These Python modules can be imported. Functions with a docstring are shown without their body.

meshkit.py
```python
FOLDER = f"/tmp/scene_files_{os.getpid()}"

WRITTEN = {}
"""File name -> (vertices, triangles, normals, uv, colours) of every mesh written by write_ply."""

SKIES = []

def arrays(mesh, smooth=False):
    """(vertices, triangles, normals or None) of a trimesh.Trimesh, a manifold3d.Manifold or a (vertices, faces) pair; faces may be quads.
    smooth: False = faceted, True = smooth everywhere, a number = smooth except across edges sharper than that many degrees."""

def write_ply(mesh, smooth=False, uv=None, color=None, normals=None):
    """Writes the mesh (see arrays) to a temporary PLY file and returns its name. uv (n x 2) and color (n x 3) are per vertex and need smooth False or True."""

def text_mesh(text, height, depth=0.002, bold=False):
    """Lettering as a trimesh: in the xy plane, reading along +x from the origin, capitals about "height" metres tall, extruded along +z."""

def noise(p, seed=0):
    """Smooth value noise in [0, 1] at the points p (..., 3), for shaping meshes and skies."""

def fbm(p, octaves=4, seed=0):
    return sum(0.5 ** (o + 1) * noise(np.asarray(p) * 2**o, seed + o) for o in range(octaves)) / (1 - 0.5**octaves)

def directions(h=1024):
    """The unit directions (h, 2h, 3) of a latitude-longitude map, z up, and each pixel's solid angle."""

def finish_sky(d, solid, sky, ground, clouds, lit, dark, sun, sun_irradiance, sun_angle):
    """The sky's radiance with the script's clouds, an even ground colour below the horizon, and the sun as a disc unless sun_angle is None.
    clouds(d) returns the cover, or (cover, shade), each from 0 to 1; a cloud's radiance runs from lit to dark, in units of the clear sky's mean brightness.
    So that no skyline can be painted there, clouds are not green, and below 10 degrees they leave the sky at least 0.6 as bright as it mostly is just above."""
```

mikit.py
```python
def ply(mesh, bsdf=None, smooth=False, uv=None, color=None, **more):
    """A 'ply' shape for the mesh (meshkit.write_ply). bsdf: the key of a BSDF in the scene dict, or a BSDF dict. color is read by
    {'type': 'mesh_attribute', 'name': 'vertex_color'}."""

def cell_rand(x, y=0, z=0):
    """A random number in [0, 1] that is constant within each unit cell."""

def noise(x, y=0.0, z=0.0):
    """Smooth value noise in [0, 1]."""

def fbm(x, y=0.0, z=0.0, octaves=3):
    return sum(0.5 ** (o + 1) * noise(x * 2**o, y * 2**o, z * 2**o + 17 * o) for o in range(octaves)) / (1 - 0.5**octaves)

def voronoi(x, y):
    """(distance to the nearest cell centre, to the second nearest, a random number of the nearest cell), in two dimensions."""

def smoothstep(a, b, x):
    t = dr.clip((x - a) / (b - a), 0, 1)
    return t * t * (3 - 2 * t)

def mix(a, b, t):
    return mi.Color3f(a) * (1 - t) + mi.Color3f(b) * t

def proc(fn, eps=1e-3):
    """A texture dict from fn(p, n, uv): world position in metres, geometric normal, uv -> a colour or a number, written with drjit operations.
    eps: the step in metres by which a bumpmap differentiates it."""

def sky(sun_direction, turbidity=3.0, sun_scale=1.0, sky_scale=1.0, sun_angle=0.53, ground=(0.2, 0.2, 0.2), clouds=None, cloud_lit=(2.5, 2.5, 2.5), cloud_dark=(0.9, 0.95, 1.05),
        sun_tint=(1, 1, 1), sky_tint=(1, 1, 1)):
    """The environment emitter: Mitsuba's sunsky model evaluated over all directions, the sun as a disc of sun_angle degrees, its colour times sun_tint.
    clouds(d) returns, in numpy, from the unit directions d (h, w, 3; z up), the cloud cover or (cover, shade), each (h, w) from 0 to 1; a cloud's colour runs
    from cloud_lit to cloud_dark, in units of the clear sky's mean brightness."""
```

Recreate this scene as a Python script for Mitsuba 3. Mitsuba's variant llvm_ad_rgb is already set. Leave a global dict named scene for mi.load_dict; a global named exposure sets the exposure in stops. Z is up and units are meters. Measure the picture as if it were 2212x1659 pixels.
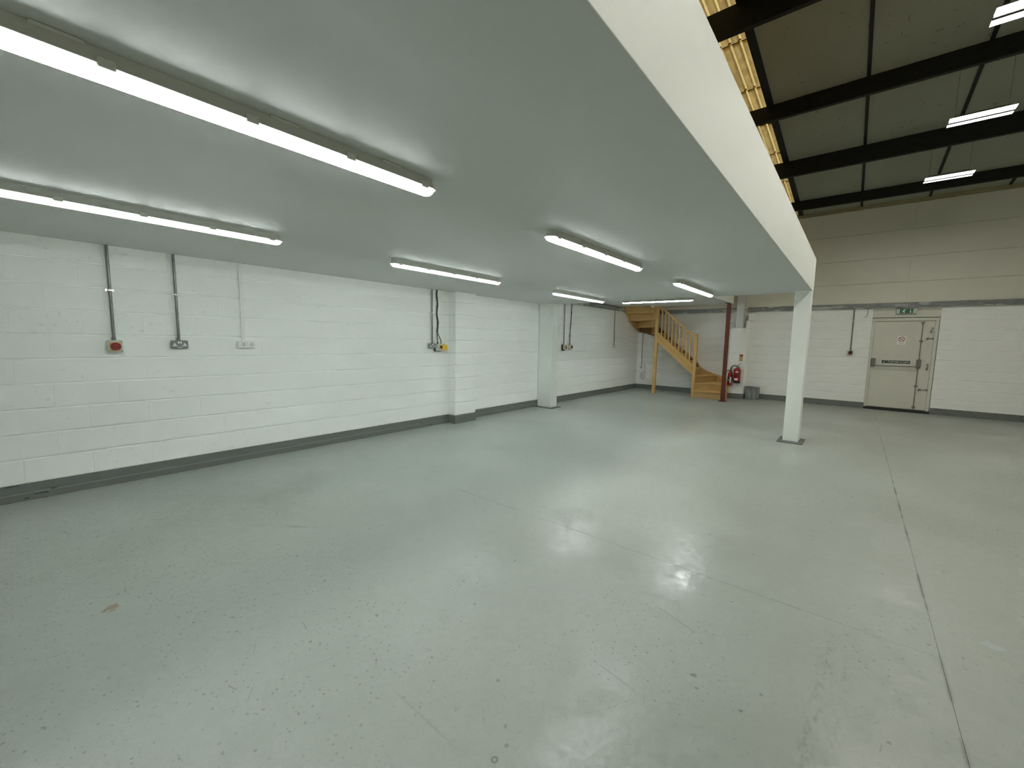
import math, random
import numpy as np, trimesh, drjit as dr, mitsuba as mi, mikit, meshkit
from mikit import proc, noise, fbm, voronoi, smoothstep, mix, ply
from shapely.geometry import Polygon, LineString, Point, box as shapely_box
from shapely import affinity
from shapely.ops import unary_union
T = mi.ScalarTransform4f
def sbox(x0, x1, y0, y1): return shapely_box(x0, y0, x1, y1)
scene, labels = {}, {}

# ------------------------------------------------------------------ camera, sky, exposure
EYE = np.array([5.7764, 0.0, 1.544])
FWD = np.array([-0.63365087, 0.76663442, -0.10372195])
UPV = np.array([-0.07997674, 0.0684399, 0.99444442])
scene['camera'] = {'type': 'perspective', 'fov': 102.14, 'fov_axis': 'x', 'near_clip': 0.02, 'far_clip': 200.0,
                   'to_world': T().look_at(origin=EYE.tolist(), target=(EYE + FWD).tolist(), up=UPV.tolist())}
scene['sky'] = {'type': 'constant', 'radiance': {'type': 'rgb', 'value': [1.0, 0.98, 0.90]}, 'sampling_weight': 0.6}
exposure = 0.0
BATTEN = [39.0, 42.2, 41.4]      # radiance of the batten diffusers
HALL = [86.0, 83.0, 76.0]      # radiance of the hanging twin strips

# ------------------------------------------------------------------ helpers
def rgb(c): return {'type': 'rgb', 'value': list(map(float, c))}
def mat(key, color, rough=0.5, spec=0.5, metallic=0.0, bump=None, two=True, **kw):
    col = proc(color) if callable(color) else rgb(color)
    b = {'type': 'principled', 'base_color': col, 'roughness': proc(rough) if callable(rough) else float(rough), 'metallic': float(metallic), **kw}
    if not metallic: b['specular'] = float(spec)
    if bump: b = {'type': 'bumpmap', 'tex': proc(bump[0], bump[2] if len(bump) > 2 else 1e-3), 'scale': float(bump[1]), 'bsdf': b}
    scene[key] = {'type': 'twosided', 'bsdf': b} if two else b
def numbered(key):
    if key not in scene and key not in used: return key
    n = 1
    while f'{key}_{n:03d}' in scene or f'{key}_{n:03d}' in used: n += 1
    return f'{key}_{n:03d}'
used = set()
def thing(name, label=None, cat=None, group=None, kind=None):
    key = numbered(name); used.add(key)
    d = {}
    if label: d['label'] = label
    if cat: d['category'] = cat
    if group: d['group'] = group
    if kind: d['kind'] = kind
    if d: labels[key] = d
    return key
def part(parent, name, mesh, m, label=None, smooth=False, kind=None, **kw):
    key = numbered(f'{parent}__{name}'); used.add(key)
    scene[key] = ply(mesh, m, smooth, **kw)
    d = {}
    if label: d['label'] = label
    if kind: d['kind'] = kind
    if d: labels[key] = d
    return key
def solo(key, mesh, m, smooth=False):
    scene[key] = ply(mesh, m, smooth)
def place(parent, name, shape, mtx):
    key = numbered(f'{parent}__{name}'); used.add(key)
    scene[key] = {**shape, 'to_world': mtx}
    return key
def cat(*ms): return trimesh.util.concatenate([m for m in ms])
def bx(x0, x1, y0, y1, z0, z1, b=0.0):
    x0, x1 = sorted((x0, x1)); y0, y1 = sorted((y0, y1)); z0, z1 = sorted((z0, z1))
    if b <= 0:
        m = trimesh.creation.box(extents=(x1-x0, y1-y0, z1-z0)); m.apply_translation(((x0+x1)/2, (y0+y1)/2, (z0+z1)/2)); return m
    b = min(b, (x1-x0)*.45, (y1-y0)*.45, (z1-z0)*.45)
    pts = []
    for sx, X in ((1, x0), (-1, x1)):
        for sy, Y in ((1, y0), (-1, y1)):
            for sz, Z in ((1, z0), (-1, z1)):
                pts += [(X, Y+sy*b, Z+sz*b), (X+sx*b, Y, Z+sz*b), (X+sx*b, Y+sy*b, Z)]
    return trimesh.convex.convex_hull(np.array(pts))
def cyl(p0, p1, r, n=16, r1=None):
    p0, p1 = np.array(p0, float), np.array(p1, float)
    return tube([p0, p1], [r, r if r1 is None else r1], n)
def tube(pts, r, n=10):
    pts = np.array(pts, float); k = len(pts); r = np.full(k, r, float) if np.isscalar(r) else np.array(r, float)
    d = np.gradient(pts, axis=0) if k > 2 else np.array([pts[1]-pts[0]]*2)
    d /= np.linalg.norm(d, axis=1, keepdims=True)
    a = np.array([0, 0, 1.0]) if abs(d[0][2]) < .9 else np.array([1.0, 0, 0])
    V = []; u = np.cross(d[0], a); u /= np.linalg.norm(u)
    t = np.arange(n) * 2 * np.pi / n
    for i in range(k):
        u = u - d[i]*(u @ d[i]); u /= np.linalg.norm(u); w = np.cross(d[i], u)
        V.append(pts[i] + r[i]*(np.cos(t)[:, None]*u + np.sin(t)[:, None]*w))
    V = np.vstack(V + [pts[:1], pts[-1:]]); F = []
    for i in range(k-1):
        for j in range(n):
            a, b = i*n+j, i*n+(j+1) % n
            F += [(a, b, b+n), (a, b+n, a+n)]
    for j in range(n):
        F += [(k*n, (j+1) % n, j), (k*n+1, (k-1)*n+j, (k-1)*n+(j+1) % n)]
    return trimesh.Trimesh(V, F, process=False)
def curve(pts, m=6):
    """Catmull-Rom through the points."""
    P = np.array(pts, float); P = np.vstack([2*P[0]-P[1], P, 2*P[-1]-P[-2]]); out = []
    for i in range(1, len(P)-2):
        for t in np.linspace(0, 1, m, endpoint=False):
            a, b, c, d = P[i-1], P[i], P[i+1], P[i+2]
            out.append(.5*((2*b)+(-a+c)*t+(2*a-5*b+4*c-d)*t*t+(-a+3*b-3*c+d)*t**3))
    return np.array(out + [P[-2]])
def extrude(poly, h, plane, at):
    """Polygon extruded by h. plane 'xy': z from at; 'xz': (x, z) pairs, y from at; 'yz': (y, z) pairs, x from at."""
    if hasattr(poly, 'geoms'): return cat(*[extrude(g, h, plane, at) for g in poly.geoms])
    poly = poly if isinstance(poly, Polygon) else Polygon(poly)
    m = trimesh.creation.extrude_polygon(poly.buffer(0), h, engine='earcut'); v = m.vertices.copy()
    if plane == 'xy': v[:, 2] += at
    elif plane == 'xz': v = np.c_[v[:, 0], at + v[:, 2], v[:, 1]]; m.faces = m.faces[:, ::-1]
    else: v = np.c_[at + v[:, 2], v[:, 0], v[:, 1]]
    return trimesh.Trimesh(v, m.faces, process=False)
def lathe(prof, c, n=24):
    """(r, z) profile turned about the vertical axis through c = (x, y)."""
    t = np.arange(n)*2*np.pi/n; V = []; F = []
    for r, z in prof: V.append(np.c_[c[0]+r*np.cos(t), c[1]+r*np.sin(t), np.full(n, z)])
    for i in range(len(prof)-1):
        for j in range(n):
            a, b = i*n+j, i*n+(j+1) % n
            F += [(a, b, b+n), (a, b+n, a+n)]
    return trimesh.Trimesh(np.vstack(V), F, process=False)
def stadium(L, W, n=10):
    """Outline of a lozenge with round ends along x."""
    t = np.linspace(-np.pi/2, np.pi/2, n); h = L/2-W/2
    return np.vstack([np.c_[h+W/2*np.cos(t), W/2*np.sin(t)], np.c_[-h-W/2*np.cos(t), -W/2*np.sin(t)]])
def loft(rings):
    k = len(rings[0]); V = np.vstack(rings); F = []
    for i in range(len(rings)-1):
        for j in range(k):
            a, b = i*k+j, i*k+(j+1) % k
            F += [(a, b, b+k), (a, b+k, a+k)]
    V = np.vstack([V, rings[0].mean(0), rings[-1].mean(0)]); n = len(rings)*k
    for j in range(k):
        F += [(n, (j+1) % k, j), (n+1, n-k+j, n-k+(j+1) % k)]
    return trimesh.Trimesh(V, F, process=False)
def xform(m, M):
    m = m.copy(); m.apply_transform(M); return m
def rotz(deg, c=(0, 0, 0)):
    return trimesh.transformations.rotation_matrix(math.radians(deg), (0, 0, 1), c)

# ------------------------------------------------------------------ materials
def rough_paint(p, n, uv):
    return fbm(p.x*70, p.y*70, p.z*70, 3)*.6 + .4*noise(p.x*14, p.y*14, p.z*14)
def wall_colour(p, n, uv):
    v = .97 + .06*fbm(p.x*1.7, p.y*1.7, p.z*1.7, 3)
    pit = smoothstep(.86, .93, noise(p.x*26, p.y*26, p.z*26)) * smoothstep(.5, .75, noise(p.x*3+9, p.y*3, p.z*3))
    return mi.Color3f(.865, .88, .855) * (v - .10*pit)
mat('paint_wall', wall_colour, .55, .35, bump=(rough_paint, .0016, 2e-3))
def smooth_paint(p, n, uv): return fbm(p.x*40, p.y*40, p.z*40, 2)
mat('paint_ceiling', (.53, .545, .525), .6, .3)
mat('paint_fascia', (.70, .73, .69), .55, .35)
mat('paint_panel', lambda p, n, uv: mi.Color3f(.70, .69, .60)*(.94+.1*fbm(p.x*1.3, p.y*1.3, p.z*2.2, 3)), .55, .35)
mat('paint_door', lambda p, n, uv: mi.Color3f(.66, .65, .57)*(.95+.08*fbm(p.x*5, p.y*5, p.z*3, 3)), .45, .45)
mat('paint_frame', (.64, .63, .55), .45, .45)
def skirt_colour(p, n, uv):
    v = .9 + .2*fbm(p.x*4, p.y*4, p.z*12, 3)
    chip = smoothstep(.80, .86, noise(p.x*18, p.y*18, p.z*40)) * smoothstep(.55, .7, noise(p.x*2+3, p.y*2, 0))
    return mi.Color3f(.145, .158, .145) * (v - .55*chip)
mat('paint_skirting', skirt_colour, .45, .5, bump=(smooth_paint, .0015, 2e-3))
def gauss(x, c, s): return dr.exp(-dr.square((x-c)/s))
def dashes(x, y, scale, length, width, keep, seed):
    # one short scratch per cell, each at its own angle
    x, y = x*scale, y*scale; out = mi.Float(0)
    for a in (-1, 0, 1):
        for b in (-1, 0, 1):
            cx, cy = dr.floor(x)+a, dr.floor(y)+b
            dx = x-cx-mikit.cell_rand(cx, cy, seed); dy = y-cy-mikit.cell_rand(cx, cy, seed+1)
            an = 6.2832*mikit.cell_rand(cx, cy, seed+2); r = mikit.cell_rand(cx, cy, seed+3)
            c, s = dr.cos(an), dr.sin(an)
            u = (dx*c+dy*s)/(length*(.35+.65*mikit.cell_rand(cx, cy, seed+4))); v = (-dx*s+dy*c)/width + .8*u*u
            out = dr.maximum(out, dr.select(r < keep, (1-smoothstep(.5, 1.0, dr.abs(u)))*(1-smoothstep(.4, 1.0, dr.abs(v)))*(.35+.65*mikit.cell_rand(cx, cy, seed+5)), 0))
    return out
def floor_marks(p):
    x, y = p.x, p.y
    u = x*.8+y*.6; v = -x*.6+y*.8
    s1 = dashes(x, y, 6.0, .36, .022, .40, 20) * smoothstep(.40, .62, fbm(x*1.1, y*1.1, 5, 3))
    s2 = dashes(x, y, 17.0, .42, .050, .55, 40) * smoothstep(.42, .60, fbm(x*1.5+4, y*1.5, 8, 3))
    dens = smoothstep(.42, .66, fbm(x*1.0+2, y*1.0+1, 2, 4))
    wob = .22*(fbm(x*110, y*110, 0, 2)-.5)
    d, _, r = voronoi(x*36, y*36)
    size = .04 + .22*r*r*r*r*r
    spots = (1-smoothstep(size*.7, size, d + wob)) * dens * smoothstep(.45, .6, r)
    d2, _, r2 = voronoi(x*9+3.3, y*9+1.7)
    big = (1-smoothstep(.05, .09, d2 + .5*wob)) * smoothstep(.92, .95, r2)
    jx = gauss(x, 6.225+.006*(noise(y*3)-.5), .008) * (.10+.9*smoothstep(.35, .7, fbm(y*5, 4, 0, 2))) * (1-.75*smoothstep(6.0, 9.0, y))
    jx = jx + .35*gauss(x, 6.262, .005)*smoothstep(.5, .7, noise(y*3, 9))*(1-smoothstep(1.9, 2.6, y))
    jy = gauss(y, 2.866+.01*(noise(x*2)-.5), .005) * smoothstep(2.6, 2.8, x) * (1-smoothstep(5.6, 6.0, x)) * (.15+.5*noise(x*5, 2))
    jz = gauss(y, .975, .006) * smoothstep(4.25, 4.4, x) * (1-smoothstep(4.6, 4.8, x)) * .5
    tyre = (gauss(x, 5.745+.07*(y-1.8), .03)+.6*gauss(x, 5.83+.05*(y-1.8), .025))*smoothstep(1.3, 1.7, y)*(1-smoothstep(2.5, 2.7, y))*smoothstep(.42, .72, fbm(x*70, y*30, 1, 3))
    scuff = gauss(v-(-2.33*.6+1.36*.8), 0, .018)*gauss(u, 2.33*.8+1.36*.6, .22)*smoothstep(.35, .6, noise(u*26, v*90))
    blob = smoothstep(.4, .7, gauss(dr.sqrt(dr.square(x-5.309)+dr.square(y-1.937))+.02*noise(x*60, y*60), 0, .026))
    ring = gauss(dr.sqrt(dr.square(x-4.867)+dr.square(y-1.038)), .010, .004)
    brown = smoothstep(.45, .62, gauss(dr.sqrt(dr.square(x-2.647)+dr.square(y-.259)), 0, .045)*(.5+noise(x*70, y*70)))
    pale = smoothstep(.45, .62, gauss(dr.sqrt(dr.square(x-6.452)+dr.square((y-3.177)*1.3)), 0, .06)*(.4+noise(x*55, y*55)))
    cut = gauss(y-2.33+.352*(x-4.994), 0, .0035)*smoothstep(4.97, 5.02, x)*(1-smoothstep(5.2, 5.26, x))
    cut = cut + gauss(y-1.703+.17*(x-4.957), 0, .003)*smoothstep(4.9, 5.0, x)*(1-smoothstep(5.1, 5.16, x))
    dark = dr.clip(.38*s1+.20*s2+.36*spots+.42*big+.62*jx+.5*jy+.3*jz+.22*tyre+.28*scuff+.5*blob+.7*ring+.4*cut, 0, .75)
    return dark, brown, pale
def floor_colour(p, n, uv):
    dark, brown, pale = floor_marks(p)
    v = .90 + .20*fbm(p.x*.8, p.y*.8, 1, 4) + .06*(fbm(p.x*30, p.y*30, 2, 2)-.5) + .07*(fbm(p.x*140, p.y*140, 7, 2)-.5)
    c = mi.Color3f(.262, .286, .258) * v
    warm = smoothstep(.45, .75, fbm(p.x*.5+5, p.y*.5+2, 4, 2))
    c = c*(1-.25*warm) + mi.Color3f(.275, .282, .243)*v*.25*warm
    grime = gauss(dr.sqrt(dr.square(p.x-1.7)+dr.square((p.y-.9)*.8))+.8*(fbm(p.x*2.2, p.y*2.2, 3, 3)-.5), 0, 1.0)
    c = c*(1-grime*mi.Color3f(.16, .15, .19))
    c = c*(1-.72*dark)
    c = mix(c, (.20, .13, .06), .75*brown)
    return mix(c, (.33, .36, .37), .5*pale)
def floor_rough(p, n, uv):
    worn = fbm(p.x*1.3+7, p.y*1.3, 6, 3)
    glint = gauss(dr.sqrt(dr.square(p.x-5.0)+dr.square(p.y-2.70))+.05*noise(p.x*20, p.y*20), 0, .16)
    return .235 + .20*smoothstep(.32, .68, worn) + .05*noise(p.x*40, p.y*40) - .09*glint*smoothstep(.42, .56, fbm(p.x*9, p.y*9, 3, 2)) + .10*smoothstep(.55, .7, fbm(p.x*14, p.y*14, 9, 3))
def floor_bump(p, n, uv):
    return .8*fbm(p.x*9, p.y*9, 0, 3) + .2*noise(p.x*60, p.y*60, 0)
mat('paint_floor', floor_colour, floor_rough, .5, bump=(floor_bump, .0022, 4e-3))
mat('dark_gap', (.14, .14, .12), .9, .1)
def wood(axis):
    def fn(p, n, uv):
        if axis == 'z': a, b, c = p.z*1.1, p.x*26, p.y*26
        elif axis == 'x': a, b, c = p.x*1.1, p.y*26, p.z*26
        elif axis == 'y': a, b, c = p.y*1.1, p.x*26, p.z*26
        else: a, b, c = (p.x*.754-p.z*.657)*1.1, (p.x*.657+p.z*.754)*24, p.y*24
        g = fbm(a, b+2*noise(a*2, b*.1), c, 3)
        k = smoothstep(.93, .965, noise(a*7+3, b*.45, c*.4))
        col = mix((.60, .395, .155), (.50, .305, .105), smoothstep(.3, .72, g))
        return mix(col, (.16, .07, .025), .75*k)
    return fn
for ax in ('x', 'y', 'z', 'slope'): mat('wood_'+ax, wood(ax), .5, .4)
def galv(p, n, uv):
    v = fbm(p.x*9, p.y*9, p.z*22, 3)
    pale = smoothstep(.56, .66, fbm(p.x*2.6, p.y*2.6, p.z*8, 3))
    return mix(mi.Color3f(.20, .215, .205)*(.6+.8*v), (.50, .52, .48), .75*pale)
mat('galvanised', galv, .45, .5)
mat('conduit_metal', lambda p, n, uv: mi.Color3f(.17, .18, .17)*(.65+.7*fbm(p.x*60, p.y*60, p.z*9, 2)), .32, metallic=.75)
mat('bright_metal', (.75, .76, .74), .25, metallic=.85)
mat('dull_metal', (.20, .20, .185), .4, metallic=.5)
mat('grey_metal', (.17, .188, .182), .4, .5)
mat('paint_steel', (.58, .59, .57), .45, .4)
mat('grey_plate', (.10, .108, .10), .5, .5)
mat('plastic_white', (.80, .81, .79), .4, .5)
mat('plastic_grey', (.50, .52, .47), .45, .5)
mat('plastic_body', (.55, .56, .52), .45, .5)
mat('plastic_black', (.012, .012, .012), .4, .5)
mat('rubber_black', (.02, .021, .019), .5, .4)
mat('switch_red', (.17, .006, .008), .3, .6)
mat('dark_red', (.10, .012, .006), .35, .5)
mat('orange', (.56, .36, .17), .45, .5)
mat('yellow', (.72, .50, .03), .4, .5)
mat('extinguisher_red', (.33, .008, .014), .25, .6)
mat('post_red', lambda p, n, uv: mi.Color3f(.115, .022, .013)*(.75+.5*fbm(p.x*12, p.y*12, p.z*5, 3)), .5, .4)
mat('green_sign', (.0, .14, .055), .4, .5)
mat('dark_green', (.004, .028, .018), .4, .5)
mat('sign_white', (.82, .82, .80), .45, .4)
mat('sign_red', (.33, .02, .02), .45, .4)
mat('sign_cream', (.50, .36, .15), .45, .4)
mat('roof_black', lambda p, n, uv: mi.Color3f(.010, .010, .008)*(.6+.9*fbm(p.x*14, p.y*14, p.z*20, 3)), .6, .3)
mat('roof_board', lambda p, n, uv: mi.Color3f(.295, .315, .255)*(.90+.16*fbm(p.x*1.4, p.y*1.4, 3, 3)-.35*smoothstep(.93, .96, noise(p.x*21, p.y*21, 2))), .7, .2)
mat('timber_plate', lambda p, n, uv: mi.Color3f(.34, .30, .19)*(.7+.5*fbm(p.x*3, p.y*30, p.z*30, 3)), .7, .2)
def bin_metal(p, n, uv):
    return mi.Color3f(.30, .33, .32)*(.25+1.2*fbm(p.x*34, p.y*34, p.z*6, 3))
mat('bin_metal', bin_metal, .45, .5, metallic=.3)
def sheet_colour(p, n, uv):
    u = (p.x-3.095)/.125; u = (u-dr.floor(u))*.125
    rib = smoothstep(.084, .090, u)*(1-smoothstep(.110, .116, u))
    edge = gauss(u, .080, .005)+gauss(u, .119, .004)
    streak = fbm(p.x*30, p.y*1.2, 4, 3)
    dirt = smoothstep(.35, .75, fbm(p.x*18, p.y*7, 4, 3))
    c = mix((.66, .49, .20), (.93, .76, .34), rib)*(.70+.5*streak)
    c = mix(c, (.30, .21, .07), dr.clip(.45*dirt*(1-.6*rib)+.55*edge, 0, .8))
    return c
scene['sheet_translucent'] = {'type': 'principledthin', 'base_color': proc(sheet_colour), 'roughness': .6, 'diff_trans': 1.3, 'spec_trans': 0.0}
scene['lens_off'] = {'type': 'twosided', 'bsdf': {'type': 'diffuse', 'reflectance': rgb((.8, .8, .8))}}

mat('wood_riser', lambda p, n, uv: mi.Color3f(.46, .295, .115)*(.85+.3*fbm((p.x+p.y)*2.5, p.z*24, p.y*3, 3)), .5, .4)
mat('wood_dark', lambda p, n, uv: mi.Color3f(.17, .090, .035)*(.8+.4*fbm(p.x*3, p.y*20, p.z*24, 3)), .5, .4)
# ------------------------------------------------------------------ dimensions
D, H, ROOF, SL = 13.73, 2.41, 5.02, .088
CO, Z0 = .2295, .1555                    # course height, top of the skirting course
XR, YF = 10.8, -3.2
def zroof(y): return ROOF + SL*(D-y)

# ------------------------------------------------------------------ floor
def structure(key, label=None):
    labels[key] = {'kind': 'structure', **({'label': label} if label else {})}; used.add(key)
structure('floor', 'grey painted concrete floor with worn joints and scuffs')
solo('floor', bx(-.3, XR+.2, YF-.2, D+.4, -.15, -.012), 'dark_gap')
JX = 6.225
for x0, x1, y0, y1 in ((-.05, JX-.0006, YF, 2.8656), (-.05, JX-.0006, 2.8664, D+.02), (JX+.0006, XR, YF, D+.02)):
    part('floor', 'slab', bx(x0, x1, y0, y1, -.011, 0), 'paint_floor')

# ------------------------------------------------------------------ block walls
rng = random.Random(4)
def block_mesh(L, hgt, bev=.0105, side=.0004, dep=.05):
    """Local frame: u along, v up, w out of the wall; front face at w = 0, ends shallow, beds deeper."""
    a, c = L/2, hgt/2
    V = [(-a, -c, -dep), (a, -c, -dep), (a, c, -dep), (-a, c, -dep),
         (-a, -c+.0005, -.012), (a, -c+.0005, -.012), (a, c-.0005, -.012), (-a, c-.0005, -.012),
         (-a+side, -c+.003, 0), (a-side, -c+.003, 0), (a-side, c-bev, 0), (-a+side, c-bev, 0)]
    F = [(8, 9, 10), (8, 10, 11)]
    for i in range(4):
        j = (i+1) % 4
        F += [(4+i, 4+j, 8+j), (4+i, 8+j, 8+i), (i, j, 4+j), (i, 4+j, 4+i)]
    return trimesh.Trimesh(np.array(V, float), F, process=False)
shapes = {}
def block_shape(L, hgt):
    k = (round(L, 3), round(hgt, 3))
    if k not in shapes: shapes[k] = ply(block_mesh(L, hgt-.007), 'paint_wall')
    return shapes[k]
LEFT = np.array([[0, 0, 1, 0], [1, 0, 0, 0], [0, 1, 0, 0], [0, 0, 0, 1.0]])        # u -> y, v -> z, w -> x
BACK = np.array([[-1, 0, 0, 0], [0, 0, -1, 0], [0, 1, 0, 0], [0, 0, 0, 1.0]])      # u -> -x, v -> z, w -> -y
def at(frame, pos):
    m = frame.copy(); m[:3, 3] = pos
    tilt = trimesh.transformations.euler_matrix(rng.uniform(-.0025, .0025), rng.uniform(-.0006, .0006), 0)
    return T(m @ tilt)
BL = .449
def course_cells(a0, a1, odd):
    """Cut a course of half-bond blocks to the run a0..a1."""
    out, a = [], math.floor(a0/BL)*BL - (BL/2 if odd else 0)
    while a < a1:
        lo, hi = max(a, a0), min(a+BL, a1)
        if hi-lo > .06: out.append((lo, hi))
        elif hi-lo > 1e-6 and out and lo > a0: out[-1] = (out[-1][0], hi)
        a += BL
    return out
def laid(cells): return cells
# wall_left
structure('wall_left', 'white painted blockwork side wall under the mezzanine')
solo('wall_left', cat(bx(-.3, -.0125, YF-.2, D+.3, -.15, 6.7)), 'paint_wall')
left_blocks = []
for k in range(10):
    z = Z0+k*CO; top = z+CO if k < 9 else 2.4505
    for run in ((-.45, 5.13), (5.655, D)):
        for lo, hi in course_cells(run[0], run[1], k % 2):
            left_blocks.append((lo, hi, z, top))
for lo, hi in course_cells(8.25, D, 0): left_blocks.append((lo, hi, 2.4505, 2.535))
left_blocks.sort(key=lambda b: b[0])
rest = []
for i, (lo, hi, z, top) in enumerate(left_blocks):
    m = at(LEFT, (rng.uniform(-.0007, .0007), (lo+hi)/2, (z+top)/2))
    if i < 298: place('wall_left', 'block', block_shape(hi-lo, top-z), m)
    else:
        q = block_mesh(hi-lo, top-z-.007); q.apply_transform(np.array(m.matrix)); rest.append(q)
if rest: part('wall_left', 'far_blocks', cat(*rest), 'paint_wall', kind='stuff')
# chipped pilaster of the left wall
pil = 'wall_left__pilaster'
def pilaster_block(z0, z1, x1, y0, y1, seed):
    n = 19; rings = []; zs = np.linspace(z0, z1, n)
    for i, z in enumerate(zs):
        e = .007 if i in (0, n-1) else 0.0
        dmg = max(0, 1-abs((z-.98)/.16))*.075 + max(0, 1-abs((z-.38)/.26))*.040 + max(0, 1-abs((z-1.17)/.05))*.025 + max(0, 1-abs((z-.72)/.10))*.03
        c = .004 + dmg*max(0, 1.5*meshkit.noise(np.array([z*44, seed, 2.0]), 3)-.25)
        c2 = .004 + .04*max(0, 1-abs((z-1.32)/.035)) + .04*max(0, 1-abs((z-.46)/.06))
        X, a, b = x1-e, y0+e, y1-e
        rings.append(np.array([(-.01, a, z), (X-c, a, z), (X-.45*c, a+.45*c*.8, z), (X, a+c*1.3, z), (X, b-c2, z), (X-c2, b, z), (-.01, b, z)]))
    return loft(rings)
used.add(pil)
solo(pil, bx(-.01, .105, 5.225, 5.56, 0, H-.001), 'paint_wall')
for k in range(-1, 10):
    z = Z0+k*CO; top = min(z+CO, H-.001)
    if k < 0: z = .0
    part(pil, 'block', pilaster_block(z+.0007, top-.0007, .193, 5.13, 5.655, k), 'paint_wall')
# wall_back
structure('wall_back', 'white blockwork end wall with smooth panels above the steel rail')
OX0, OX1, OZ = 6.03, 7.222, 2.485
solo('wall_back', cat(bx(-.3, OX0, D+.0125, D+.22, -.15, 6.2), bx(OX1, XR+.2, D+.0125, D+.22, -.15, 6.2), bx(OX0, OX1, D+.0125, D+.22, OZ, 6.2), bx(OX0-.01, OX1+.01, D+.2, D+.25, -.15, OZ+.02)), 'paint_wall')
for k in range(11):
    z = Z0+k*CO-.022; top = min(z+CO, 2.50)
    for run in ((0, 2.95), (3.38, OX0), (OX1, 9.2)):
        for lo, hi in course_cells(run[0], run[1], (k+1) % 2):
            if top-z > .04: place('wall_back', 'block', block_shape(hi-lo, top-z), at(BACK, ((lo+hi)/2, D+rng.uniform(-.0007, .0007), (z+top)/2)))
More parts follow.
